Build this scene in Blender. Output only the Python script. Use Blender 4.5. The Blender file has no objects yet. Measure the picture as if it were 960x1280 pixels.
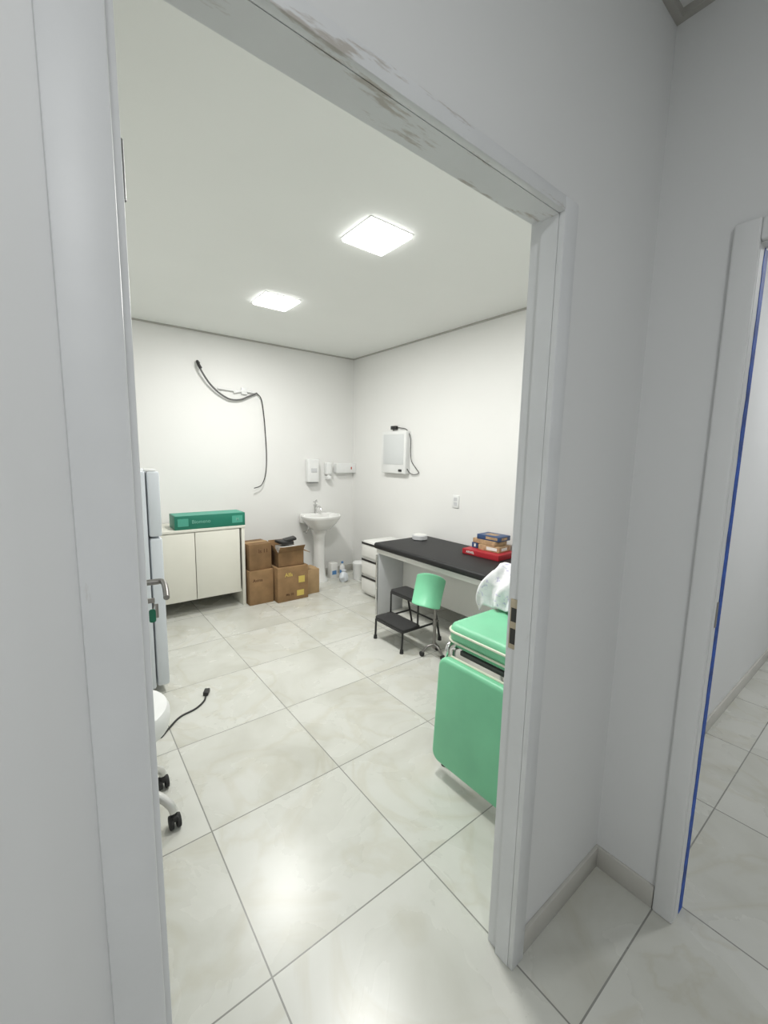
import bpy, bmesh, math, random
from mathutils import Vector, Matrix, Euler, noise
random.seed(3)
S=bpy.context.scene
COL=S.collection

# ------------------------------------------------------------ materials
def mat(name,c,rough=.5,metal=0,var=.04,scale=6,bump=0,bscale=60,coat=0):
    m=bpy.data.materials.new(name); m.use_nodes=True
    n=m.node_tree.nodes; l=m.node_tree.links; b=n['Principled BSDF']
    tc=n.new('ShaderNodeTexCoord'); nz=n.new('ShaderNodeTexNoise')
    nz.inputs['Scale'].default_value=scale; nz.inputs['Detail'].default_value=4
    l.new(tc.outputs['Object'],nz.inputs['Vector'])
    r=n.new('ShaderNodeValToRGB')
    r.color_ramp.elements[0].position=.3; r.color_ramp.elements[1].position=.7
    r.color_ramp.elements[0].color=[max(0,x*(1-var)) for x in c]+[1]
    r.color_ramp.elements[1].color=[min(1,x*(1+var)) for x in c]+[1]
    l.new(nz.outputs['Fac'],r.inputs['Fac']); l.new(r.outputs['Color'],b.inputs['Base Color'])
    b.inputs['Roughness'].default_value=rough; b.inputs['Metallic'].default_value=metal
    b.inputs['Coat Weight'].default_value=coat
    if bump:
        n2=n.new('ShaderNodeTexNoise'); n2.inputs['Scale'].default_value=bscale
        l.new(tc.outputs['Object'],n2.inputs['Vector'])
        bp=n.new('ShaderNodeBump'); bp.inputs['Strength'].default_value=bump; bp.inputs['Distance'].default_value=.01
        l.new(n2.outputs['Fac'],bp.inputs['Height']); l.new(bp.outputs['Normal'],b.inputs['Normal'])
    return m
def emis(name,c,s):
    m=bpy.data.materials.new(name); m.use_nodes=True
    n=m.node_tree.nodes; b=n['Principled BSDF']
    b.inputs['Base Color'].default_value=(*c,1); b.inputs['Emission Color'].default_value=(*c,1)
    b.inputs['Emission Strength'].default_value=s
    return m
def floor_mat():
    m=bpy.data.materials.new('porcelain_tile'); m.use_nodes=True
    n=m.node_tree.nodes; l=m.node_tree.links; b=n['Principled BSDF']
    tc=n.new('ShaderNodeTexCoord'); mp=n.new('ShaderNodeMapping')
    mp.inputs['Location'].default_value=(-.4+6,-.4+6,0)
    l.new(tc.outputs['Object'],mp.inputs['Vector'])
    br=n.new('ShaderNodeTexBrick'); br.offset=0; br.squash=1
    br.inputs['Scale'].default_value=1; br.inputs['Brick Width'].default_value=.6; br.inputs['Row Height'].default_value=.6
    br.inputs['Mortar Size'].default_value=.0026; br.inputs['Mortar Smooth'].default_value=0.1
    br.inputs['Color1'].default_value=(0,0,0,1); br.inputs['Color2'].default_value=(1,1,1,1); br.inputs['Mortar'].default_value=(.5,.5,.5,1)
    l.new(mp.outputs['Vector'],br.inputs['Vector'])
    add=n.new('ShaderNodeVectorMath'); add.operation='MULTIPLY_ADD'
    add.inputs[1].default_value=(7,3,5); l.new(br.outputs['Color'],add.inputs[0]); l.new(tc.outputs['Object'],add.inputs[2])
    nz=n.new('ShaderNodeTexNoise'); nz.inputs['Scale'].default_value=3.0; nz.inputs['Detail'].default_value=7; nz.inputs['Distortion'].default_value=.5
    l.new(add.outputs[0],nz.inputs['Vector'])
    r=n.new('ShaderNodeValToRGB'); e=r.color_ramp.elements
    e[0].position=.32; e[0].color=(.525,.525,.47,1)
    e[1].position=.66; e[1].color=(.635,.64,.595,1)
    x=e.new(.47); x.color=(.59,.595,.545,1)
    l.new(nz.outputs['Fac'],r.inputs['Fac'])
    n3=n.new('ShaderNodeTexNoise'); n3.inputs['Scale'].default_value=1.7; n3.inputs['Detail'].default_value=8; n3.inputs['Distortion'].default_value=1.2
    l.new(add.outputs[0],n3.inputs['Vector'])
    r3=n.new('ShaderNodeValToRGB'); e=r3.color_ramp.elements
    e[0].position=.46; e[0].color=(1,1,1,1); e[1].position=.54; e[1].color=(1,1,1,1)
    y=e.new(.502); y.color=(.91,.89,.84,1)
    l.new(n3.outputs['Fac'],r3.inputs['Fac'])
    mx=n.new('ShaderNodeMixRGB'); mx.blend_type='MULTIPLY'; mx.inputs['Fac'].default_value=.7
    l.new(r.outputs['Color'],mx.inputs['Color1']); l.new(r3.outputs['Color'],mx.inputs['Color2'])
    m2=n.new('ShaderNodeMixRGB'); m2.inputs['Color2'].default_value=(.26,.26,.24,1)
    l.new(br.outputs['Fac'],m2.inputs['Fac']); l.new(mx.outputs['Color'],m2.inputs['Color1'])
    l.new(m2.outputs['Color'],b.inputs['Base Color'])
    rr=n.new('ShaderNodeMapRange'); rr.inputs['To Min'].default_value=.22; rr.inputs['To Max'].default_value=.32
    l.new(nz.outputs['Fac'],rr.inputs['Value']); l.new(rr.outputs[0],b.inputs['Roughness'])
    b.inputs['Specular IOR Level'].default_value=.5
    return m
def scuff_mat(name,sc,t0,amt,col=(.42,.38,.33)):
    m=mat(name,(.735,.75,.76),.45,var=.03,bump=.08,bscale=30)
    n=m.node_tree.nodes; l=m.node_tree.links; b=n['Principled BSDF']
    src=b.inputs['Base Color'].links[0].from_socket
    tc=n.new('ShaderNodeTexCoord'); mp=n.new('ShaderNodeMapping'); mp.inputs['Scale'].default_value=sc
    l.new(tc.outputs['Object'],mp.inputs['Vector'])
    z=n.new('ShaderNodeTexNoise'); z.inputs['Scale'].default_value=1; z.inputs['Detail'].default_value=7; z.inputs['Roughness'].default_value=.65
    l.new(mp.outputs[0],z.inputs['Vector'])
    r=n.new('ShaderNodeValToRGB'); r.color_ramp.elements[0].position=t0; r.color_ramp.elements[1].position=t0+.06
    r.color_ramp.elements[0].color=(0,0,0,1); r.color_ramp.elements[1].color=(amt,amt,amt,1)
    l.new(z.outputs['Fac'],r.inputs['Fac'])
    mx=n.new('ShaderNodeMixRGB'); mx.inputs['Color2'].default_value=(*col,1)
    l.new(r.outputs['Color'],mx.inputs['Fac']); l.new(src,mx.inputs['Color1']); l.new(mx.outputs['Color'],b.inputs['Base Color'])
    return m
def blotch_mat():
    m=mat('printed_cloth',(.84,.84,.86),.9,var=.03,bump=.4,bscale=40)
    n=m.node_tree.nodes; l=m.node_tree.links; b=n['Principled BSDF']
    src=b.inputs['Base Color'].links[0].from_socket
    tc=n.new('ShaderNodeTexCoord')
    z=n.new('ShaderNodeTexNoise'); z.inputs['Scale'].default_value=26; z.inputs['Detail'].default_value=3; z.inputs['Distortion'].default_value=1.5
    l.new(tc.outputs['Object'],z.inputs['Vector'])
    r=n.new('ShaderNodeValToRGB'); r.color_ramp.elements[0].position=.60; r.color_ramp.elements[1].position=.66
    r.color_ramp.elements[0].color=(0,0,0,1); r.color_ramp.elements[1].color=(.55,.55,.55,1)
    l.new(z.outputs['Fac'],r.inputs['Fac'])
    mx=n.new('ShaderNodeMixRGB'); mx.inputs['Color2'].default_value=(.42,.36,.66,1)
    l.new(r.outputs['Color'],mx.inputs['Fac']); l.new(src,mx.inputs['Color1']); l.new(mx.outputs['Color'],b.inputs['Base Color'])
    return m
M=dict(
 wall=mat('wall_paint',(.82,.82,.80),.6,var=.012,scale=1.5,bump=.03,bscale=25),
 corr=mat('corridor_paint',(.78,.79,.79),.6,var=.015,scale=1.5,bump=.03,bscale=25),
 ceil=mat('ceiling_paint',(.84,.855,.83),.8,var=.01,scale=2),
 floor=floor_mat(), frame=scuff_mat('painted_frame',(22,22,5),.69,.45), header=scuff_mat('painted_header',(4.5,24,24),.575,.75),
 base=mat('baseboard_tile',(.56,.55,.51),.25,var=.05),
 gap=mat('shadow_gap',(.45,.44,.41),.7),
 white=mat('white_plastic',(.80,.81,.80),.35), whiteg=mat('white_enamel',(.66,.70,.74),.25,var=.01),
 lam=mat('cream_laminate',(.74,.73,.65),.4,var=.015), lamw=mat('white_laminate',(.80,.80,.77),.4,var=.015),
 grey=mat('grey_and_panel_shade',(.60,.61,.62),.5), cer=mat('ceramic',(.80,.80,.78),.08,var=.01,coat=.5),
 chrome=mat('chrome',(.7,.7,.7),.15,1), pale=mat('pale_metal',(.72,.72,.70),.25,.35), steel=mat('brushed_steel',(.35,.33,.31),.35,1),
 brass=mat('brass_plate',(.50,.43,.32),.4,.7),
 black=mat('black_plastic',(.02,.02,.02),.45), blk2=mat('black_vinyl',(.010,.010,.011),.55,bump=.05,bscale=8),
 rub=mat('black_rubber',(.03,.03,.03),.8), card=mat('cardboard',(.28,.17,.08),.85,var=.18,scale=9),
 card3=mat('cardboard_worn',(.22,.13,.06),.9,var=.28,scale=6),
 card2=mat('cardboard_light',(.40,.27,.14),.85,var=.12,scale=9), yel=mat('yellow_print',(.62,.48,.12),.7),
 dk=mat('dark_print',(.10,.045,.02),.8), teal=mat('teal_carton',(.012,.17,.11),.45,var=.05),
 tealL=mat('light_green_print',(.07,.34,.25),.5), whp=mat('white_print',(.8,.85,.8),.6), tealW=mat('pale_green_print',(.16,.42,.33),.6),
 green=mat('mint_vinyl',(.215,.62,.37),.42,var=.08,scale=4,bump=.12,bscale=7),
 pipe=mat('cream_piping',(.74,.76,.62),.5), red=mat('red_carton',(.42,.02,.03),.45),
 blue=mat('blue_carton',(.035,.075,.18),.45), tan=mat('tan_carton',(.45,.30,.17),.6,var=.25,scale=30),
 screen=mat('milky_screen',(.66,.68,.68),.35,var=.01), tape=mat('blue_tape',(.01,.08,.42),.6,var=.4,scale=20),
 cloth=blotch_mat(), paper=mat('paper',(.75,.75,.72),.9), kgreen=mat('green_tag',(.01,.16,.09),.4),
 lite=emis('led_diffuser',(1,1,.98),8), bluep=mat('blue_label',(.1,.25,.5),.5), redp=mat('red_mark',(.5,.06,.04),.5),
 handle=mat('door_steel',(.26,.25,.24),.35,.9), dgrey=mat('dark_grey',(.12,.12,.12),.6), hinge=mat('hinge_metal',(.25,.25,.25),.45,.6), hole_shade=mat('hole_shadow',(.05,.05,.045),.8),
)

# ------------------------------------------------------------ mesh builder
class B:
    def __init__(s): s.bm=bmesh.new()
    def _add(s,t,mi=0,mx=None):
        if mx is not None: bmesh.ops.transform(t,matrix=mx,verts=t.verts)
        for f in t.faces: f.material_index=mi
        me=bpy.data.meshes.new('t'); t.to_mesh(me); t.free(); s.bm.from_mesh(me); bpy.data.meshes.remove(me); return s
    def box(s,a,b,bev=0,seg=2,mi=0,rot=None):
        a=Vector(a); b=Vector(b); c=(a+b)/2; d=b-a
        t=bmesh.new(); bmesh.ops.create_cube(t,size=1)
        bmesh.ops.scale(t,vec=[abs(x) for x in d],verts=t.verts)
        if bev: bmesh.ops.bevel(t,geom=t.edges[:],offset=bev,segments=seg,affect='EDGES',profile=.5)
        mx=Matrix.Translation(c)
        if rot: mx=mx@Euler(rot).to_matrix().to_4x4()
        return s._add(t,mi,mx)
    def cyl(s,p0,p1,r0,r1=None,seg=24,mi=0,bev=0):
        p0=Vector(p0);p1=Vector(p1); r1=r0 if r1 is None else r1
        t=bmesh.new(); bmesh.ops.create_cone(t,cap_ends=True,segments=seg,radius1=r0,radius2=r1,depth=(p1-p0).length)
        if bev:
            es=[e for e in t.edges if len(e.link_faces)==2 and any(len(f.verts)>4 for f in e.link_faces)]
            bmesh.ops.bevel(t,geom=es,offset=bev,segments=2,affect='EDGES',profile=.5)
        q=Vector((0,0,1)).rotation_difference(p1-p0)
        return s._add(t,mi,Matrix.Translation((p0+p1)/2)@q.to_matrix().to_4x4())
    def tube(s,pts,r,seg=10,mi=0,sub=6,smooth=True,closed=False):
        P=[Vector(p) for p in pts]
        if smooth and len(P)>2:
            Q=[];n=len(P);rng=n if closed else n-1
            for i in range(rng):
                g=(lambda k:P[k%n]) if closed else (lambda k:P[min(max(k,0),n-1)])
                a,b,c,d=g(i-1),g(i),g(i+1),g(i+2)
                for k in range(sub):
                    t=k/sub
                    Q.append(.5*((2*b)+(c-a)*t+(2*a-5*b+4*c-d)*t*t+(3*b-a-3*c+d)*t**3))
            if not closed: Q.append(P[-1])
            P=Q
        t=bmesh.new(); rings=[]; n=len(P); up=None
        for i,p in enumerate(P):
            if closed: d=(P[(i+1)%n]-P[i-1])
            else: d=(P[min(i+1,n-1)]-P[max(i-1,0)])
            d.normalize()
            if up is None:
                up=Vector((0,0,1)) if abs(d.z)<.9 else Vector((1,0,0))
            sd=d.cross(up).normalized(); up=sd.cross(d).normalized()
            rings.append([t.verts.new(p+(sd*math.cos(2*math.pi*k/seg)+up*math.sin(2*math.pi*k/seg))*r) for k in range(seg)])
        m=n if closed else n-1
        for i in range(m):
            A=rings[i];C=rings[(i+1)%n]
            for k in range(seg): t.faces.new((A[k],A[(k+1)%seg],C[(k+1)%seg],C[k]))
        if not closed: t.faces.new(rings[0][::-1]); t.faces.new(rings[-1])
        bmesh.ops.recalc_face_normals(t,faces=t.faces)
        return s._add(t,mi)
    def lathe(s,prof,c=(0,0,0),sx=1,sy=1,seg=40,mi=0,pw=1):
        t=bmesh.new(); rings=[]
        for r,z in prof:
            R=[]
            for k in range(seg):
                a=2*math.pi*k/seg; ca,sa=math.cos(a),math.sin(a)
                ca=math.copysign(abs(ca)**pw,ca); sa=math.copysign(abs(sa)**pw,sa)
                R.append(t.verts.new((c[0]+r*sx*ca,c[1]+r*sy*sa,c[2]+z)))
            rings.append(R)
        for i in range(len(rings)-1):
            for k in range(seg): t.faces.new((rings[i][k],rings[i][(k+1)%seg],rings[i+1][(k+1)%seg],rings[i+1][k]))
        t.faces.new(rings[0][::-1]); t.faces.new(rings[-1])
        bmesh.ops.recalc_face_normals(t,faces=t.faces)
        return s._add(t,mi)
    def pad(s,c,size,axis,rad=.05,th_bev=.012,mi=0,rot=None):
        """rounded-corner slab; axis= thin axis"""
        o=[i for i in range(3) if i!=axis]; w,h=size[o[0]]/2,size[o[1]]/2; th=size[axis]/2
        t=bmesh.new(); rings=[]
        def outline(ins):
            R=[]
            for qx,qy,a0 in ((1,1,0),(-1,1,90),(-1,-1,180),(1,-1,270)):
                for k in range(9):
                    a=math.radians(a0+k*90/8)
                    R.append((qx*(w-rad)+(rad-ins)*math.cos(a),qy*(h-rad)+(rad-ins)*math.sin(a)))
            return R
        steps=[]
        for k in range(5):
            a=k/4*math.pi/2; steps.append((th_bev*(1-math.sin(a)),-th+th_bev*(1-math.cos(a))))
        steps=steps+[(i,-z) for i,z in steps[::-1]]
        for ins,z in steps:
            R=[]
            for x,y in outline(ins):
                v=[0,0,0]; v[o[0]]=x; v[o[1]]=y; v[axis]=z; R.append(t.verts.new(v))
            rings.append(R)
        n=len(rings[0])
        for i in range(len(rings)-1):
            for k in range(n): t.faces.new((rings[i][k],rings[i][(k+1)%n],rings[i+1][(k+1)%n],rings[i+1][k]))
        t.faces.new(rings[0][::-1]); t.faces.new(rings[-1])
        bmesh.ops.recalc_face_normals(t,faces=t.faces)
        mx=Matrix.Translation(c)
        if rot: mx=mx@Euler(rot).to_matrix().to_4x4()
        s._add(t,mi,mx); return s
    def obj(s,name,mats,parent=None,label=None,loc=(0,0,0),rot=(0,0,0),smooth=True,kind=None):
        me=bpy.data.meshes.new(name); s.bm.to_mesh(me); s.bm.free()
        for m in (mats if isinstance(mats,(list,tuple)) else [mats]): me.materials.append(M[m])
        if smooth:
            me.polygons.foreach_set('use_smooth',[True]*len(me.polygons)); me.set_sharp_from_angle(angle=math.radians(38))
        o=bpy.data.objects.new(name,me); COL.objects.link(o); o.location=loc; o.rotation_euler=rot
        if parent: o.parent=parent
        if label: o['label']=label
        if kind: o['kind']=kind
        return o
def root(name,loc,label,cat,rz=0,group=None):
    o=bpy.data.objects.new(name,None); COL.objects.link(o); o.location=loc; o.rotation_euler=(0,0,rz); o.empty_display_size=.1
    o['label']=label; o['category']=cat
    if group: o['group']=group
    return o
def top(o,label,cat,group=None):
    o['label']=label; o['category']=cat
    if group: o['group']=group
    return o
def text(name,s,size,m,parent,loc,rot,ext=.0008):
    cu=bpy.data.curves.new(name,'FONT'); cu.body=s; cu.size=size; cu.extrude=ext; cu.align_x='CENTER'; cu.align_y='CENTER'; cu.offset=size*.012
    t=bpy.data.objects.new(name,cu); COL.objects.link(t)
    bpy.context.view_layer.update()
    me=bpy.data.meshes.new_from_object(t.evaluated_get(bpy.context.evaluated_depsgraph_get()))
    bpy.data.objects.remove(t); me.materials.clear(); me.materials.append(M[m])
    o=bpy.data.objects.new(name,me); COL.objects.link(o); o.location=loc; o.rotation_euler=rot; o.parent=parent
    return o
def dup(o,parent,dx):
    c=o.copy(); c.parent=parent; c.location=Vector(o.location)+Vector(dx); COL.objects.link(c); return c

H=2.70; HC=2.80; XR=3.03; YB=4.55; XL=-.15; YF=.68
K='structure'
# ------------------------------------------------------------ room shell
B().box((-1.3,-1.9,-.1),(6.1,4.65,0)).obj('floor','floor',kind=K)
B().box((XL-.1,YF,H),(XR+.1,YB+.1,H+.1)).obj('ceiling','ceil',kind=K)
B().box((-1.3,-1.9,HC),(6.1,.6,HC+.1)).obj('ceiling_corridor','corr',kind=K)
b=B(); b.box((-1.3,.6,0),(.050,YF,2.9)); b.box((.995,.6,0),(6.1,YF,2.9)); b.box((.050,.6,2.112),(.995,YF,2.9)); b.obj('wall_front','corr',kind=K)
B().box((XL-.1,YB,0),(XR+.1,YB+.1,H)).obj('wall_back','wall',kind=K)
B().box((XR,YF,0),(XR+.1,YB,H)).obj('wall_right','wall',kind=K)
B().box((XL-.1,YF,0),(XL,YB,H)).obj('wall_left','wall',kind=K)
b=B(); b.box((1.52,.355,0),(1.59,.6,HC)); b.box((1.52,-.56,2.115),(1.59,.355,HC)); b.box((1.52,-1.9,0),(1.59,-.56,HC)); b.obj('wall_corridor','corr',kind=K)
B().box((-1.3,-1.9,0),(-1.2,.6,HC)).obj('wall_corridor_left','corr',kind=K)
B().box((-1.2,-1.9,0),(6.1,-1.8,HC)).obj('wall_corridor_rear','corr',kind=K)
B().box((6.0,-1.8,0),(6.1,.6,HC)).obj('wall_corridor_end','corr',kind=K)
# baseboards
bh=.08
B().box((XL,YB-.012,0),(XR,YB,bh),.002).obj('baseboard_back','base',kind=K)
B().box((XR-.012,YF,0),(XR,YB-.012,bh),.002).obj('baseboard_right','base',kind=K)
B().box((XL,YF,0),(XL+.012,YB-.012,bh),.002).obj('baseboard_left','base',kind=K)
B().box((1.032,.588,0),(1.508,.6,bh),.002).obj('baseboard_front','base',kind=K)
B().box((1.508,.402,0),(1.52,.6,bh),.002).obj('baseboard_corridor','base',kind=K)
B().box((1.59,.588,0),(6,.6,bh),.002).obj('baseboard_passage','base',kind=K)
# ceiling shadow gaps: solid strips, the shade painted on as grey
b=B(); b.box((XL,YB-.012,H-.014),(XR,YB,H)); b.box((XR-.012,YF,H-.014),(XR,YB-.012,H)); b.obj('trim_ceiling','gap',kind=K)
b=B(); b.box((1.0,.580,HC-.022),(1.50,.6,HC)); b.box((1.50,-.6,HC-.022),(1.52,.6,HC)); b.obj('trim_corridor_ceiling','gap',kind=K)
# main door frame
b=B()
b.box((.012,.583,0),(.073,.60,2.122),.003); b.box((.050,.600,0),(.073,.622,2.112)); b.box((.050,.622,0),(.086,.645,2.112),.0015); b.box((.050,.645,0),(.075,YF,2.112))
b.box((.973,.583,0),(1.030,.60,2.122),.003); b.box((.973,.600,0),(.995,.645,2.112)); b.box((.984,.645,0),(.995,YF,2.112))
fr=b.obj('trim_door_frame','frame',kind=K)
b=B()
b.box((.073,.583,2.090),(.973,.60,2.122),.003); b.box((.073,.600,2.090),(.973,.645,2.112)); b.box((.075,.645,2.100),(.984,YF,2.112))
b.obj('trim_door_header','header',kind=K)
# strike plate
b=B(); b.box((.9815,.647,.985),(.984,.672,1.13),.001,mi=0); b.box((.9808,.651,1.0),(.983,.668,1.045),mi=1); b.box((.9808,.651,1.065),(.983,.668,1.105),mi=1)  # raised dark boxes paint the shade inside the latch holes
b.obj('strike_plate',['brass','hole_shade'],fr,label='brassy metal lock strike plate with dark latch holes')
B().cyl((.089,.668,1.835),(.089,.668,1.905),.0055).box((.075,.660,1.835),(.087,.664,1.905)).obj('hinge','hinge',fr,label='small dark metal hinge')
# second frame
b=B()
b.box((1.503,.340,0),(1.52,.40,2.16),.006,3); b.box((1.52,.340,0),(1.575,.355,2.115))
b.box((1.503,-.60,2.10),(1.52,.34,2.16),.006,3); b.box((1.52,-.56,2.10),(1.575,.34,2.115))
b.box((1.503,-.60,0),(1.52,-.545,2.10),.006,3); b.box((1.52,-.56,0),(1.575,-.545,2.10))
pf=b.obj('trim_passage_frame','corr',kind=K)
B().box((1.545,.3375,1.02),(1.557,.3405,1.10),.001).obj('strike_plate','steel',pf,label='small dark metal latch plate')
t=bmesh.new(); rows=[]; NZ=90
for i in range(NZ+1):
    z=.003+i/NZ*2.094; e=noise.noise(Vector((0,0,z*9)))*.006+noise.noise(Vector((3,0,z*28)))*.004
    x0=1.560+e; rows.append([t.verts.new(q) for q in ((x0,.3385,z),(1.5945,.3385,z),(1.5945,.354,z),(1.5765,.354,z),(1.5765,.3397,z),(x0,.3397,z))])
for i in range(NZ):
    for k in range(6): t.faces.new((rows[i][k],rows[i][(k+1)%6],rows[i+1][(k+1)%6],rows[i+1][k]))
t.faces.new(rows[0][::-1]); t.faces.new(rows[-1]); bmesh.ops.recalc_face_normals(t,faces=t.faces)
b=B(); b._add(t); top(b.obj('masking_tape','tape',smooth=False),'uneven blue masking tape strip running down the passage door jamb','masking tape')
# door leaf
d=bpy.data.objects.new('door_1',None); COL.objects.link(d); d.location=(.082,.69,.006); d.rotation_euler=(0,0,-math.radians(7.2)); d['kind']=K
B().box((-.036,.0,0),(0,.80,2.08),.002).obj('door_leaf','frame',d)
b=B(); b.box((0,.715,1.0),(.006,.755,1.17),.002); b.cyl((.004,.735,1.115),(.055,.735,1.115),.009)
b.tube([(.048,.737,1.115),(.062,.728,1.116),(.067,.70,1.115),(.068,.65,1.108),(.067,.615,1.098)],.0085)
b.cyl((.005,.735,1.055),(.014,.735,1.055),.012)
b.obj('door_handle','handle',d)
b=B(); b.box((.014,.732,1.05),(.040,.738,1.064),mi=0); b.tube([(.034,.735,1.055),(.038,.735,1.042),(.034,.735,1.03)],.0018,mi=0); b.box((.040,.733,1.0),(.049,.7345,1.045),.0005,mi=0)
b.pad((.032,.735,1.008),(.019,.006,.042),1,.007,.002,mi=1); b.obj('key',['steel','kgreen'],d,label='keys with a dark green tag')

# ------------------------------------------------------------ ceiling lights
def led(loc,watt,size=.27,group='square ceiling panel lights',col=(1,.99,.962)):
    r=root('ceiling_light',loc,'square white recessed LED ceiling panel, switched on','ceiling light',group=group)
    h=size/2
    b=B(); b.box((-h-.008,-h-.008,-.004),(h+.008,h+.008,0)); b.obj('frame','white',r)
    B().box((-h,-h,-.020),(h,h,-.004),.003).obj('diffuser','lite',r)
    L=bpy.data.lights.new('lamp','AREA'); L.shape='SQUARE'; L.size=size; L.energy=watt; L.color=col
    o=bpy.data.objects.new('lamp',L); COL.objects.link(o); o.location=(loc[0],loc[1],loc[2]-.025)
led((1.465,1.985,H),29); led((1.45,3.28,H),28)
led((-.1,-.75,HC),13.5,.3,col=(.985,.99,1)); led((3.6,-.5,HC),22,.3,col=(.99,.995,1))  # unseen panels, added to light the corridor and the side space

# ------------------------------------------------------------ refrigerator
r=root('refrigerator',(.185,3.09,0),'white two-door refrigerator with smooth enamel sides','refrigerator')
B().box((-.305,-.29,.04),(.225,.29,1.40),.012).obj('body','whiteg',r)
fd=B().box((.232,-.29,1.005),(.30,.29,1.398),.012).obj('freezer_door','whiteg',r)
md=B().box((.232,-.29,.05),(.30,.29,.995),.012).obj('door','whiteg',r)
B().box((.30,.20,1.03),(.325,.235,1.2),.006).obj('handle','white',fd); B().box((.30,.20,.72),(.325,.235,.97),.006).obj('handle','white',md)
B().box((.225,-.28,1.398),(.285,-.22,1.412),.003).obj('hinge','white',r)
f=B().cyl((0,0,0),(0,0,.042),.02).obj('foot','black',r,loc=(.19,-.25,0))
for x,y in ((.19,.25),(-.26,-.25),(-.26,.25)): dup(f,r,(x-.19,y+.25,0))

# ------------------------------------------------------------ cabinet
r=root('cabinet',(.97,4.28,0),'low cream two-door cabinet against the wall','cabinet')
b=B(); b.box((-.46,-.24,.79),(.46,.24,.815),.002); b.box((-.46,-.235,0),(-.435,.24,.79)); b.box((.425,-.235,0),(.455,.24,.79),.001)
b.box((-.435,-.2,.14),(.425,.24,.16)); b.box((-.435,.22,.16),(.425,.24,.79)); b.obj('body','lam',r)
B().box((-.432,-.235,.15),(-.008,-.216,.785),.002).obj('door','lam',r)
B().box((-.002,-.235,.15),(.405,-.216,.785),.002).obj('door','lam',r)

# green carton
r=root('carton_box',(1.12,4.17,.8155),'dark green printed carton lying on the cabinet','box',rz=-.02)
B().box((-.315,-.12,0),(.315,.12,.125),.003).obj('body','teal',r)
B().box((-.29,-.1225,.03),(-.20,-.1202,.10)).obj('label','tealL',r,label='light green printed panel')
B().box((.19,-.1225,.03),(.29,-.1202,.10)).obj('label','tealL',r,label='light green printed panel')
B().box((-.305,-.115,.1252),(.305,.115,.1262)).obj('top_label','tealL',r)
text('lettering','Biomeno',.045,'tealW',r,(-.09,-.1222,.066),(math.pi/2,0,0)); text('lettering','M',.04,'tealW',r,(.24,-.1235,.064),(math.pi/2,0,0))

# ------------------------------------------------------------ cardboard boxes
def cbox(loc,w,dp,h,label,m='card',flaps=False,rz=0,marks=()):
    r=root('cardboard_box',loc,label,'box',rz=rz,group='cardboard boxes beside the cabinet')
    b=B()
    if flaps:
        t=.006
        b.box((-w/2,-dp/2,0),(w/2,dp/2,t)); b.box((-w/2,-dp/2,0),(w/2,-dp/2+t,h)); b.box((-w/2,dp/2-t,0),(w/2,dp/2,h)); b.box((-w/2,-dp/2,0),(-w/2+t,dp/2,h)); b.box((w/2-t,-dp/2,0),(w/2,dp/2,h))
    else: b.box((-w/2,-dp/2,0),(w/2,dp/2,h),.003)
    b.obj('body',m,r)
    if flaps:
        B().box((-w/2,0,-.002),(w/2,.08,.002)).obj('flap',m,r,loc=(0,-dp/2,h),rot=(math.radians(-235),0,.06))
        B().box((0,-dp/2,-.002),(.08,dp/2,.002)).obj('flap',m,r,loc=(w/2,0,h),rot=(0,math.radians(22),0))
        B().box((-.09,-dp/2,-.002),(0,dp/2,.002)).obj('flap',m,r,loc=(-w/2,0,h),rot=(0,math.radians(62),0))
        B().box((-w/2,0,-.002),(w/2,.09,.002)).obj('flap',m,r,loc=(0,dp/2,h),rot=(math.radians(70),0,0))
    else:
        B().box((-w/2-.001,-.025,h*.7),(w/2+.001,.025,h+.0012)).obj('packing_tape','card2',r)
    for s,x,z,sz,mm in marks: text('lettering',s,sz,mm,r,(x,-dp/2-.001,z),(math.pi/2,0,0))
    return r
cbox((1.565,4.12,0),.25,.27,.35,'brown cardboard box on the floor under another box',marks=(('Avina',-.04,.25,.045,'dk'),))
cbox((1.56,4.13,.3505),.235,.25,.265,'worn dark cardboard box stacked on top of another box',m='card3',rz=.05,marks=(('ls 11',.03,.19,.055,'dk'),))
c=cbox((1.87,4.05,0),.34,.30,.36,'large cardboard box with yellow printing on its front',marks=(('Alfa',-.05,.28,.055,'yel'),('Ma 10',-.04,.07,.035,'dk')))
B().box((.04,-.1525,.04),(.12,-.1502,.10)).obj('label','yel',c,label='yellow printed patch')
B().box((.06,-.1525,.18),(.13,-.1502,.25)).obj('label','yel',c,label='yellow printed patch')
c=cbox((1.87,4.06,.3625),.28,.25,.15,'open cardboard box with flaps out, filled with papers',m='card3',flaps=True,rz=-.05)
b=B(); 
for i in range(6):
    b.box((-.105+.005*i,-.09,.035+i*.026),(.085+.005*(i%3),.085,.060+i*.026),rot=(0,.04*(i%3-1),.06*(i-2)))
top(b.obj('paper_stack','paper',loc=(1.87,4.06,.3625)),'stack of white papers sticking out of the open box','papers')
b=B()
b.box((-.1,-.08,0),(.06,.05,.03),.008,rot=(.1,.1,.3)); b.box((-.02,-.06,.02),(.11,.06,.05),.01,rot=(0,-.2,-.2))
top(b.obj('black_pouch','black',loc=(1.88,4.10,.575)),'black pouch lying on papers in the open box','pouch')
cbox((2.14,4.08,0),.16,.2,.27,'small light cardboard box beside the sink pedestal',m='card2')

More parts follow.
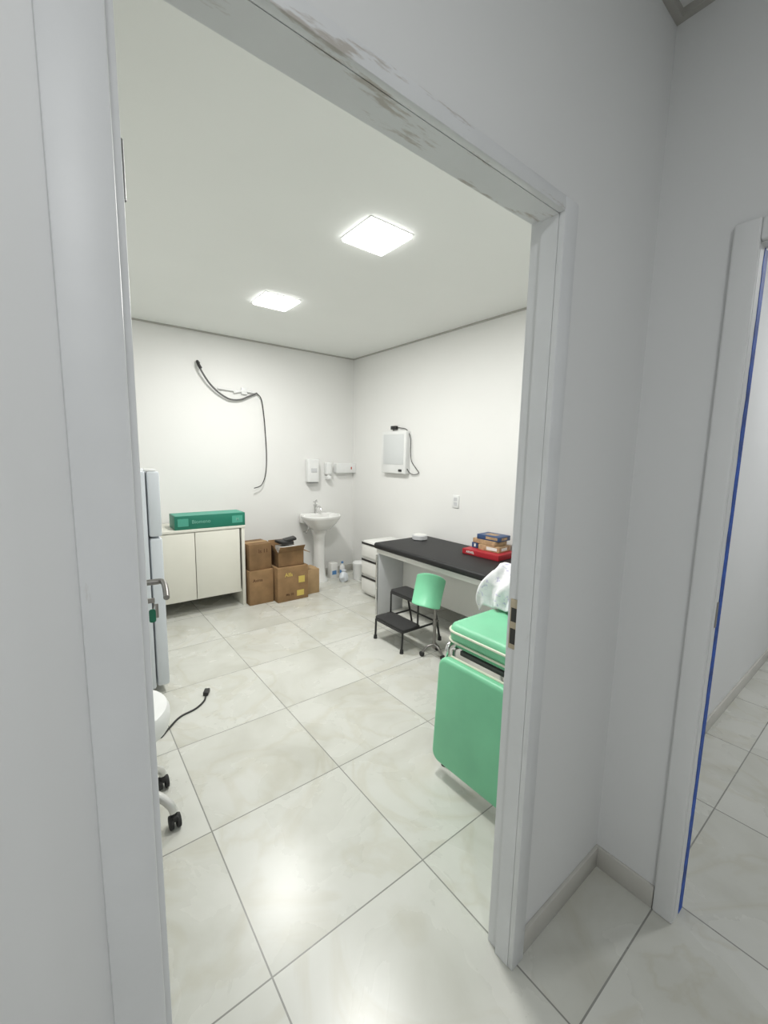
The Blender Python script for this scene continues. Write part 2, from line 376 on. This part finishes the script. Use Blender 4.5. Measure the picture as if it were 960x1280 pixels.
# ------------------------------------------------------------ sink
r=root('pedestal_sink',(2.43,4.33,0),'white ceramic pedestal sink with chrome tap','sink')
prof=[(.28,-.17),(.5,-.155),(.78,-.09),(.95,-.03),(1,-.01),(1,.004),(.96,.012),(.88,.006),(.78,-.03),(.6,-.08),(.3,-.105),(.05,-.11)]
b=B(); b.lathe(prof,(0,-.02,.80),.235,.195,pw=.85); b.box((-.18,.08,.70),(.18,.205,.815),.02,3); b.obj('basin','cer',r)
b=B(); b.lathe([(1.45,0),(1.4,.03),(1.05,.06),(.9,.2),(.85,.4),(.95,.55),(1.5,.66),(1.6,.68)],(0,.03,0),.073,.075); b.obj('pedestal','cer',r)
b=B(); b.cyl((0,.12,.812),(0,.12,.90),.018); b.cyl((0,.12,.90),(0,.12,.925),.024,bev=.005); b.tube([(0,.12,.86),(0,.07,.90),(0,.01,.90),(0,-.02,.865)],.011)
b.tube([(0,.12,.925),(0,.12,.96),(.01,.10,.975)],.008); b.box((-.03,.11,.945),(.03,.13,.96),.005); b.obj('tap','chrome',r)
B().cyl((0,-.02,.69),(0,-.02,.694),.022).obj('drain','chrome',r)
b=B(); b.cyl((-.1,.219,.58),(-.1,.17,.58),.012); b.tube([(-.1,.17,.58),(-.09,.14,.62),(-.06,.14,.68)],.007); b.obj('supply_hose','chrome',r)

# wall dispensers
r=root('paper_towel_dispenser',(2.42,YB,1.32),'white plastic paper towel dispenser on the wall above the sink','dispenser')
B().box((-.075,-.09,-.14),(.075,0,.14),.018,3).obj('body','white',r); B().box((-.04,-.094,-.02),(.04,-.089,.03),.002).obj('window','grey',r); B().box((-.06,-.085,-.145),(.06,-.02,-.139)).obj('slot','dgrey',r)
r=root('soap_dispenser',(2.64,YB,1.31),'small white liquid soap dispenser on the wall','dispenser')
B().box((-.04,-.075,-.04),(.04,.002,.11),.018,3).obj('body','white',r); b=B(); b.cyl((0,-.05,-.06),(0,-.05,-.04),.02); b.box((-.028,-.08,-.10),(.028,.002,-.055),.01); b.obj('push_lever','white',r)
r=root('glove_box_holder',(2.86,YB,1.35),'white wall-mounted horizontal glove dispenser in the corner','dispenser')
B().box((-.12,-.075,-.06),(.169,.002,.06),.006).obj('body','white',r); B().box((.09,-.0765,-.015),(.105,-.0748,.015)).obj('mark','redp',r)

# ------------------------------------------------------------ air conditioner leftovers
r=root('air_conditioner_piping',(1.5,YB,2.1),'black insulated hose and cable hanging loose from the wall','cable')
def W(x,z,o=.03): return (x-1.5,-o,z-2.1)
b=B(); b.tube([W(1.185,2.39,.03),W(1.172,2.37,.05),W(1.20,2.30,.06),W(1.27,2.20,.05),W(1.36,2.12,.04),W(1.47,2.065,.035),W(1.58,2.07,.035),W(1.68,2.115,.035),W(1.765,2.155,.03)],.009); b.obj('hose','dgrey',r)
b=B(); b.tube([W(1.76,2.155,.03),W(1.81,2.10,.03),W(1.835,1.95,.03),W(1.85,1.75,.03),W(1.86,1.5,.03),W(1.845,1.30,.035),W(1.79,1.17,.05),W(1.70,1.135,.06)],.0052); b.obj('cable','black',r)
b=B(); b.tube([W(1.36,2.165,.02),W(1.46,2.16,.02),W(1.60,2.155,.02)],.010); b.tube([W(1.52,2.14,.02),W(1.64,2.165,.02),W(1.78,2.15,.02)],.012); b.box(W(1.60,2.13,.0),W(1.66,2.20,.03),.004); b.obj('drain_pipe','white',r)
b=B(); b.tube([W(1.17,2.40,.022),W(1.172,2.37,.05),W(1.19,2.33,.06)],.015); b.obj('hose_tip','black',r)

# ------------------------------------------------------------ x-ray viewer on right wall
r=root('xray_viewer',(XR,3.65,1.56),'white wall-mounted x-ray film viewer with pale screen','x-ray viewer')
b=B(); b.box((-.065,-.21,-.235),(0,.21,.225),.004); b.obj('housing','white',r)
B().box((-.068,-.175,-.14),(-.0645,.175,.19),.001).obj('screen','screen',r)
B().box((-.075,-.15,-.215),(-.064,-.10,-.19),.003).obj('switch','black',r)
b=B(); b.tube([(-.05,.02,.226),(-.045,.03,.25),(-.03,.06,.262),(-.02,.02,.27),(-.02,-.06,.26),(-.02,-.17,.235),(-.02,-.235,.14),(-.02,-.24,0),(-.02,-.26,-.1),(-.02,-.33,-.17),(-.015,-.37,-.22),(-.02,-.30,-.24),(-.03,-.24,-.22),(-.04,-.212,-.18)],.004); b.box((-.04,.0,.245),(-.005,.09,.285),.006); b.obj('power_cord','black',r)
r=root('wall_outlet',(XR,2.75,1.09),'white wall outlet plate','outlet')
B().box((-.01,-.04,-.06),(0,.04,.06),.003).obj('plate','white',r)
b=B(); b.box((-.012,-.02,-.04),(-.0095,.02,-.005)); b.obj('socket','grey',r)
b=B(); b.box((-.012,-.02,.005),(-.0095,.02,.04)); b.obj('socket','grey',r)

# ------------------------------------------------------------ examination couch
r=root('examination_couch',(2.66,2.21,0),'white examination couch with black vinyl mattress along the wall','examination couch')
b=B(); b.pad((0,0,.675),(.68,1.84,.055),2,.03,.02); b.obj('mattress','blk2',r)
b=B(); b.box((-.31,-.90,.60),(.31,.90,.646),.003); b.obj('top_panel','lamw',r)
B().box((-.31,.865,0),(.0,.885,.60),.002).obj('end_panel','grey',r); B().box((-.31,-.885,0),(.0,-.865,.60),.002).obj('end_panel','grey',r)  # white panels painted grey to carry the shade under the couch
B().box((.0,-.87,.18),(.02,.885,.60),.002).obj('modesty_panel','lamw',r)
for x,y in ((.30,.875),(.30,-.875)):
    B().box((x-.02,y-.02,0),(x+.01,y+.01,.60),.002).obj('leg','lamw',r)
for y in (.875,-.875):
    b=B(); b.tube([(-.322,y,.59),(-.322,y,.05),(-.322,y,.0)],.011,smooth=False); b.obj('leg_edge','chrome',r)

r=root('drawer_unit',(2.77,3.50,0),'white three-drawer unit standing at the end of the couch','drawers')
B().box((-.18,-.17,0.02),(.2,.17,.60),.003).box((-.15,-.15,0),(.18,.15,.021)).obj('body','lamw',r)
for i,(z0,z1) in enumerate(((.05,.225),(.245,.415),(.435,.595))):
    q=B().box((-.20,-.165,z0),(-.181,.165,z1-.01),.002).obj('drawer','lamw',r); B().box((-.204,-.165,z1-.028),(-.1995,.165,z1-.006)).obj('handle','black',q)

# things on couch
def carton(loc,w,dp,h,m,m2,label,rz=0,txt=None):
    r=root('carton',loc,label,'box',rz=rz,group='small cartons piled on the couch')
    B().box((-w/2,-dp/2,0),(w/2,dp/2,h),.002).obj('body',m,r)
    b=B(); b.box((-w/2-.001,-dp/2+.02,h*.25),(-w/2+.001,dp*.1,h*.8)); b.box((-w*.3,-dp/2-.001,h*.25),(w*.2,-dp/2+.001,h*.75)); b.obj('side_label',m2,r)
    B().box((-w*.25,-dp*.2,h-.0005),(w*.2,dp*.25,h+.0008)).obj('top_label',m2,r)
    if txt: text('lettering',txt,h*.6,'whp',r,(-w/2-.0015,dp*.27,h*.5),(math.pi/2,0,-math.pi/2))
    return r
zc=.7035
carton((2.83,2.18,zc),.25,.36,.045,'red','red','flat red carton with white lettering',0.05,'ARIVEL')
carton((2.86,2.15,zc+.0465),.17,.20,.045,'tan','whp','tan and white carton in the pile',.08)
carton((2.85,2.305,zc+.0465),.12,.06,.045,'blue','whp','small blue carton in the pile',.08)
carton((2.86,2.20,zc+.093),.15,.24,.038,'tan','tan','tan carton in the middle of the pile',-.05)
carton((2.87,2.17,zc+.1325),.16,.22,.04,'blue','tan','dark blue carton on top of the pile',.06)
r=root('tape_roll',(2.80,3.0,zc),'grey-white round tape roll lying on the mattress','tape roll')
B().lathe([(.9,0),(1,.004),(1,.04),(.9,.045),(.6,.045),(.55,.04),(.55,.02)],(0,0,0),.075,.075).obj('roll','grey',r); B().lathe([(1,0),(1,.003)],(0,0,.045),.062,.062).obj('face','paper',r)

# ------------------------------------------------------------ step stool
r=root('step_stool',(2.22,2.50,0),'black two-step medical step stool with tubular legs','step stool')
b=B(); b.pad((-.11,0,.182),(.18,.37,.020),2,.02,.005); b.obj('step','rub',r)
b=B(); b.pad((.045,0,.382),(.18,.36,.020),2,.02,.005); b.obj('step','rub',r)
b=B()
for y in (-.17,.17):
    b.tube([(-.20,y,.012),(-.195,y,.17)],.009,smooth=False); b.tube([(-.2,y,.165),(.0,y,.165),(.185,y,.165)],.008,smooth=False)
    b.tube([(.215,y,.012),(.13,y,.37)],.009,smooth=False); b.tube([(-.04,y,.165),(-.04,y,.37),(.13,y,.37)],.008,smooth=False)
b.tube([(-.2,-.17,.165),(-.2,.17,.165)],.008,smooth=False); b.tube([(.18,-.17,.165),(.18,.17,.165)],.008,smooth=False); b.tube([(-.04,-.17,.365),(-.04,.17,.365)],.008,smooth=False)
b.obj('frame','black',r)
f=B().cyl((0,0,0),(0,0,.03),.016,.013).obj('foot','rub',r,loc=(-.20,-.17,0))
for x,y in ((-.2,.17),(.215,-.17),(.215,.17)): dup(f,r,(x+.2,y+.17,0))

# ------------------------------------------------------------ injection armrest stand
r=root('injection_armrest_stand',(2.20,2.16,0),'metal stand with a tilted curved mint green padded arm support','armrest stand')
b=B()
for k in range(3):
    a=math.radians(30+120*k); b.tube([(0,0,.09),(.05*math.cos(a),.05*math.sin(a),.075),(.09*math.cos(a),.09*math.sin(a),.03)],.010)
b.cyl((0,0,.06),(0,0,.42),.012); b.cyl((0,0,.24),(0,0,.29),.017); b.cyl((0,0,.27),(.04,.0,.27),.006); b.obj('stand','handle',r)
for k in range(3):
    a=math.radians(30+120*k); B().cyl((.095*math.cos(a)-.010,.095*math.sin(a),.02),(.095*math.cos(a)+.012,.095*math.sin(a),.02),.02,bev=.003).obj('caster','rub',r)
t=bmesh.new(); n,m=22,12; th_=.022
def sad(u,v,o):
    a=(u-.5)*2; bb=(v-.5)*2
    w=.112*(1+.02*bb); l=.128*(1-.14*abs(a)**3)
    z=-.075*abs(a)**2.0+.035*bb*bb+o
    return Vector((a*w,bb*l,z))
A=[[t.verts.new(sad(i/n,j/m,0)) for i in range(n+1)] for j in range(m+1)]
C=[[t.verts.new(sad(i/n,j/m,-th_)) for i in range(n+1)] for j in range(m+1)]
for j in range(m):
    for i in range(n):
        t.faces.new((A[j][i],A[j][i+1],A[j+1][i+1],A[j+1][i])); t.faces.new((C[j][i],C[j+1][i],C[j+1][i+1],C[j][i+1]))
for j in range(m):
    for i in (0,n): t.faces.new((A[j][i],A[j+1][i],C[j+1][i],C[j][i]))
for i in range(n):
    for j in (0,m): t.faces.new((A[j][i],A[j][i+1],C[j][i+1],C[j][i]))
bmesh.ops.recalc_face_normals(t,faces=t.faces)
b=B(); b._add(t); p=b.obj('pad','green',r,loc=(-.045,.03,.515),rot=(math.radians(64),math.radians(10),math.radians(-46)))
md_=p.modifiers.new('s','SUBSURF'); md_.levels=1; md_.render_levels=2
b=B(); b.cyl((0,0,.41),(-.02,.025,.49),.014); b.obj('bracket','handle',r)

# ------------------------------------------------------------ mint recliner
r=root('recliner_chair',(1.62,1.07,0),'mint green hospital recliner with cream piping and chrome frame','recliner')
def piping(c,w,h,axis,rad,rot=None,off=0,rr=.006):
    o=[i for i in range(3) if i!=axis]; pts=[]
    for qx,qy,a0 in ((1,1,0),(-1,1,90),(-1,-1,180),(1,-1,270)):
        for k in range(7):
            a=math.radians(a0+k*15); v=[0,0,0]; v[o[0]]=qx*(w/2-rad)+rad*math.cos(a); v[o[1]]=qy*(h/2-rad)+rad*math.sin(a); v[axis]=off; pts.append(Vector(v))
    mx=Matrix.Translation(c)
    if rot: mx=mx@Euler(rot).to_matrix().to_4x4()
    return [mx@p for p in pts]
rt=(0,math.radians(3),0)
b=B(); b.pad((-.235,-.0,.325),(.05,.50,.52),0,.05,.02,rot=rt); leg=b.obj('leg_rest','green',r)
b=B(); b.tube(piping((-.235,0,.325),.50,.52,0,.05,rt,off=.018),.006,smooth=False,closed=True,seg=8); b.obj('piping','pipe',leg)
b=B(); b.pad((.0,0,.685),(.38,.52,.10),2,.06,.035); b.pad((.02,0,.625),(.36,.50,.03),2,.05,.01); seat=b.obj('seat','green',r)
b=B(); b.tube(piping((0,0,.70),.384,.524,2,.06),.006,smooth=False,closed=True,seg=8); b.obj('piping','pipe',seat)
b=B(); b.tube(piping((0,0,.652),.384,.524,2,.06),.005,smooth=False,closed=True,seg=8); b.obj('piping','pipe',seat)
rb=(0,math.radians(6),0)
b=B(); b.pad((.235,0,.78),(.08,.52,.23),0,.06,.03,rot=rb); back=b.obj('backrest','green',r)
b=B(); b.tube(piping((.235,0,.78),.524,.234,0,.06,rb),.006,smooth=False,closed=True,seg=8); b.obj('piping','pipe',back)
b=B()
for y in (-.23,.23):
    b.tube([(-.20,y,.56),(-.205,y,.62),(-.16,y,.635),(-.1,y,.61)],.011)
    b.tube([(-.19,y,.03),(-.17,y,.3),(-.16,y,.60)],.011); b.tube([(.30,y,.03),(.24,y,.3),(.17,y,.60)],.011); b.tube([(-.18,y,.2),(.26,y,.2)],.009,smooth=False); b.tube([(-.16,y,.6),(.25,y,.6)],.011,smooth=False)
b.tube([(-.17,-.23,.2),(-.17,.23,.2)],.009,smooth=False); b.tube([(.26,-.23,.2),(.26,.23,.2)],.009,smooth=False)
b.obj('frame','chrome',r)
for x in (-.19,.30):
    for y in (-.23,.23): B().cyl((x,y,0),(x,y,.045),.018,.014).obj('foot','rub',r)
b=B(); b.box((-.15,-.2,.575),(.15,.2,.598),.004); b.obj('seat_support','dgrey',r)

# cloth: creased and draped over the backrest, corner pulled into a point
nu,nv=70,64; t=bmesh.new(); G=[]
prf=[(1.748,.742),(1.758,.80),(1.776,.86),(1.815,.92),(1.87,.95),(1.93,.94),(1.968,.89),(1.978,.83),(1.99,.77)]
for j in range(nv+1):
    q=j/nv; v=q*(len(prf)-1); i=min(int(v),len(prf)-2); f=v-i
    x=prf[i][0]*(1-f)+prf[i+1][0]*f; z=prf[i][1]*(1-f)+prf[i+1][1]*f; row=[]
    for k in range(nu+1):
        u=k/nu; y=1.0+.39*u+(.02*math.sin(q*9))
        n1=noise.noise(Vector((x*5,y*7,z*5)))
        fold=math.sin((y+.06*noise.noise(Vector((x*8,y*3,z*8))))*60+z*10)*.5+.5   # vertical creases
        n3=noise.noise(Vector((x*16,y*30,z*12)))
        out=.03*n1+.022*fold+.016*n3
        row.append(t.verts.new((x-out,y+n1*.02,z+.006+out*.45+.015*noise.noise(Vector((y*14,0,0)))-.045*max(0,(u-.85)*6.6)**2)))
    G.append(row)
for j in range(nv):
    for k in range(nu): t.faces.new((G[j][k],G[j][k+1],G[j+1][k+1],G[j+1][k]))
b=B(); b._add(t); cl=b.obj('draped_cloth','cloth'); m=cl.modifiers.new('s','SOLIDIFY'); m.thickness=.003
top(cl,'crumpled white cloth with purple print draped over the recliner backrest','cloth')

# ------------------------------------------------------------ round stool
r=root('round_stool',(.115,1.84,0),'white round-seat stool on pale metal base with black casters','stool')
B().lathe([(.85,-.10),(.97,-.09),(1,-.06),(1,-.025),(.95,-.006),(.8,0),(.4,.004),(.02,.004)],(0,0,.50),.195,.195).obj('seat','white',r)
B().cyl((0,0,.10),(0,0,.41),.022).cyl((0,0,.1),(0,0,.25),.03).obj('column','chrome',r)
b=B()
for k in range(5):
    a=math.radians(-37+72*k); b.tube([(0,0,.16),(.07*math.cos(a),.07*math.sin(a),.165),(.15*math.cos(a),.15*math.sin(a),.14),(.20*math.cos(a),.20*math.sin(a),.10),(.213*math.cos(a),.213*math.sin(a),.07)],.017)
b.obj('base','pale',r)
for k in range(5):
    a=math.radians(-37+72*k); x,y=.215*math.cos(a),.215*math.sin(a)
    b=B(); b.cyl((x-.022,y,.027),(x-.005,y,.027),.027,bev=.004); b.cyl((x+.005,y,.027),(x+.022,y,.027),.027,bev=.004); b.cyl((x,y,.03),(x,y,.065),.011); b.box((x-.012,y-.02,.035),(x+.012,y+.02,.058),.006); b.obj('caster','rub',r)

# floor cord
r=root('power_cord',(.5,2.5,0),'black power cord with plug lying on the floor','power cord')
def C_(x,y,z=.005): return (x-.5,y-2.5,z)
b=B(); b.tube([C_(.30,2.30),C_(.335,2.44),C_(.37,2.43),C_(.345,2.34),C_(.40,2.40),C_(.47,2.47),C_(.56,2.50),C_(.62,2.55),C_(.645,2.60)],.0055); b.obj('cord','black',r)
b=B(); b.box((-.016,-.02,.001),(.016,.035,.026),.005,mi=0); b.cyl((-.007,.03,.012),(-.007,.052,.012),.0025,mi=1); b.cyl((.007,.03,.012),(.007,.052,.012),.0025,mi=1)
b.obj('plug',['black','chrome'],r,loc=(.155,.125,0),rot=(0,0,-.5))

# ------------------------------------------------------------ corner clutter
r=root('cleaning_bottle',(2.72,4.30,0),'white plastic cleaning bottle on the floor in the corner','bottle')
B().lathe([(.9,0),(1,.01),(1,.13),(.85,.155),(.4,.175),(.38,.19)],(0,0,0),.033,.027).obj('body','white',r); B().cyl((0,0,.188),(0,0,.21),.014).obj('cap','bluep',r); B().lathe([(1,0),(1,.06)],(0,0,.05),.0337,.0277).obj('label','bluep',r)
r=root('white_carton',(2.63,4.38,0),'white carton standing on the floor near the sink','box')
B().box((-.045,-.05,0),(.045,.05,.19),.003).obj('body','paper',r); B().box((-.035,-.0515,.05),(.025,-.0495,.10)).obj('label','bluep',r)
r=root('plastic_bag',(2.66,4.17,0),'crumpled translucent plastic bag on the floor','bag')
b=B(); b.lathe([(.6,0),(1,.02),(1.05,.06),(.8,.10),(.4,.12),(.5,.14)],(0,0,0),.06,.045,seg=24)
for v in b.bm.verts: v.co+=Vector((1,1,.6))*noise.noise(v.co*30)*.018; v.co.z=max(v.co.z,0)
b.obj('bag','whiteg',r)
r=root('waste_bin',(2.86,4.15,0),'small white plastic waste bin beside the drawer unit','bin')
B().lathe([(.85,0),(.87,.005),(1,.18),(1.04,.185),(1.04,.195)],(0,0,0),.07,.07).obj('body','white',r); B().lathe([(1.05,0),(1.05,.012),(.8,.028),(.1,.032)],(0,0,.195),.07,.07).obj('lid','white',r)

# ------------------------------------------------------------ world + camera
w=bpy.data.worlds.new('w'); S.world=w; w.use_nodes=True; w.node_tree.nodes['Background'].inputs[0].default_value=(.8,.85,1,1); w.node_tree.nodes['Background'].inputs[1].default_value=.2
S.view_settings.view_transform='Standard'; S.view_settings.look='None'; S.view_settings.exposure=0
th=math.radians(38); p=math.radians(7.7); ro=.0194
Fh=Vector((math.sin(th),math.cos(th),0)); R=Vector((math.cos(th),-math.sin(th),0)); Z=Vector((0,0,1))
F=Fh*math.cos(p)-Z*math.sin(p); U=Fh*math.sin(p)+Z*math.cos(p)
cx=(R+U*ro).normalized(); cy=(U-R*ro).normalized(); cz=-F
cam=bpy.data.cameras.new('cam'); cam.sensor_fit='VERTICAL'; cam.sensor_height=36; cam.lens=525/1280*36; cam.clip_start=.02
co=bpy.data.objects.new('camera',cam); COL.objects.link(co)
mx=Matrix((cx,cy,cz)).transposed().to_4x4(); mx.translation=(0,0,1.52); co.matrix_world=mx
S.camera=co
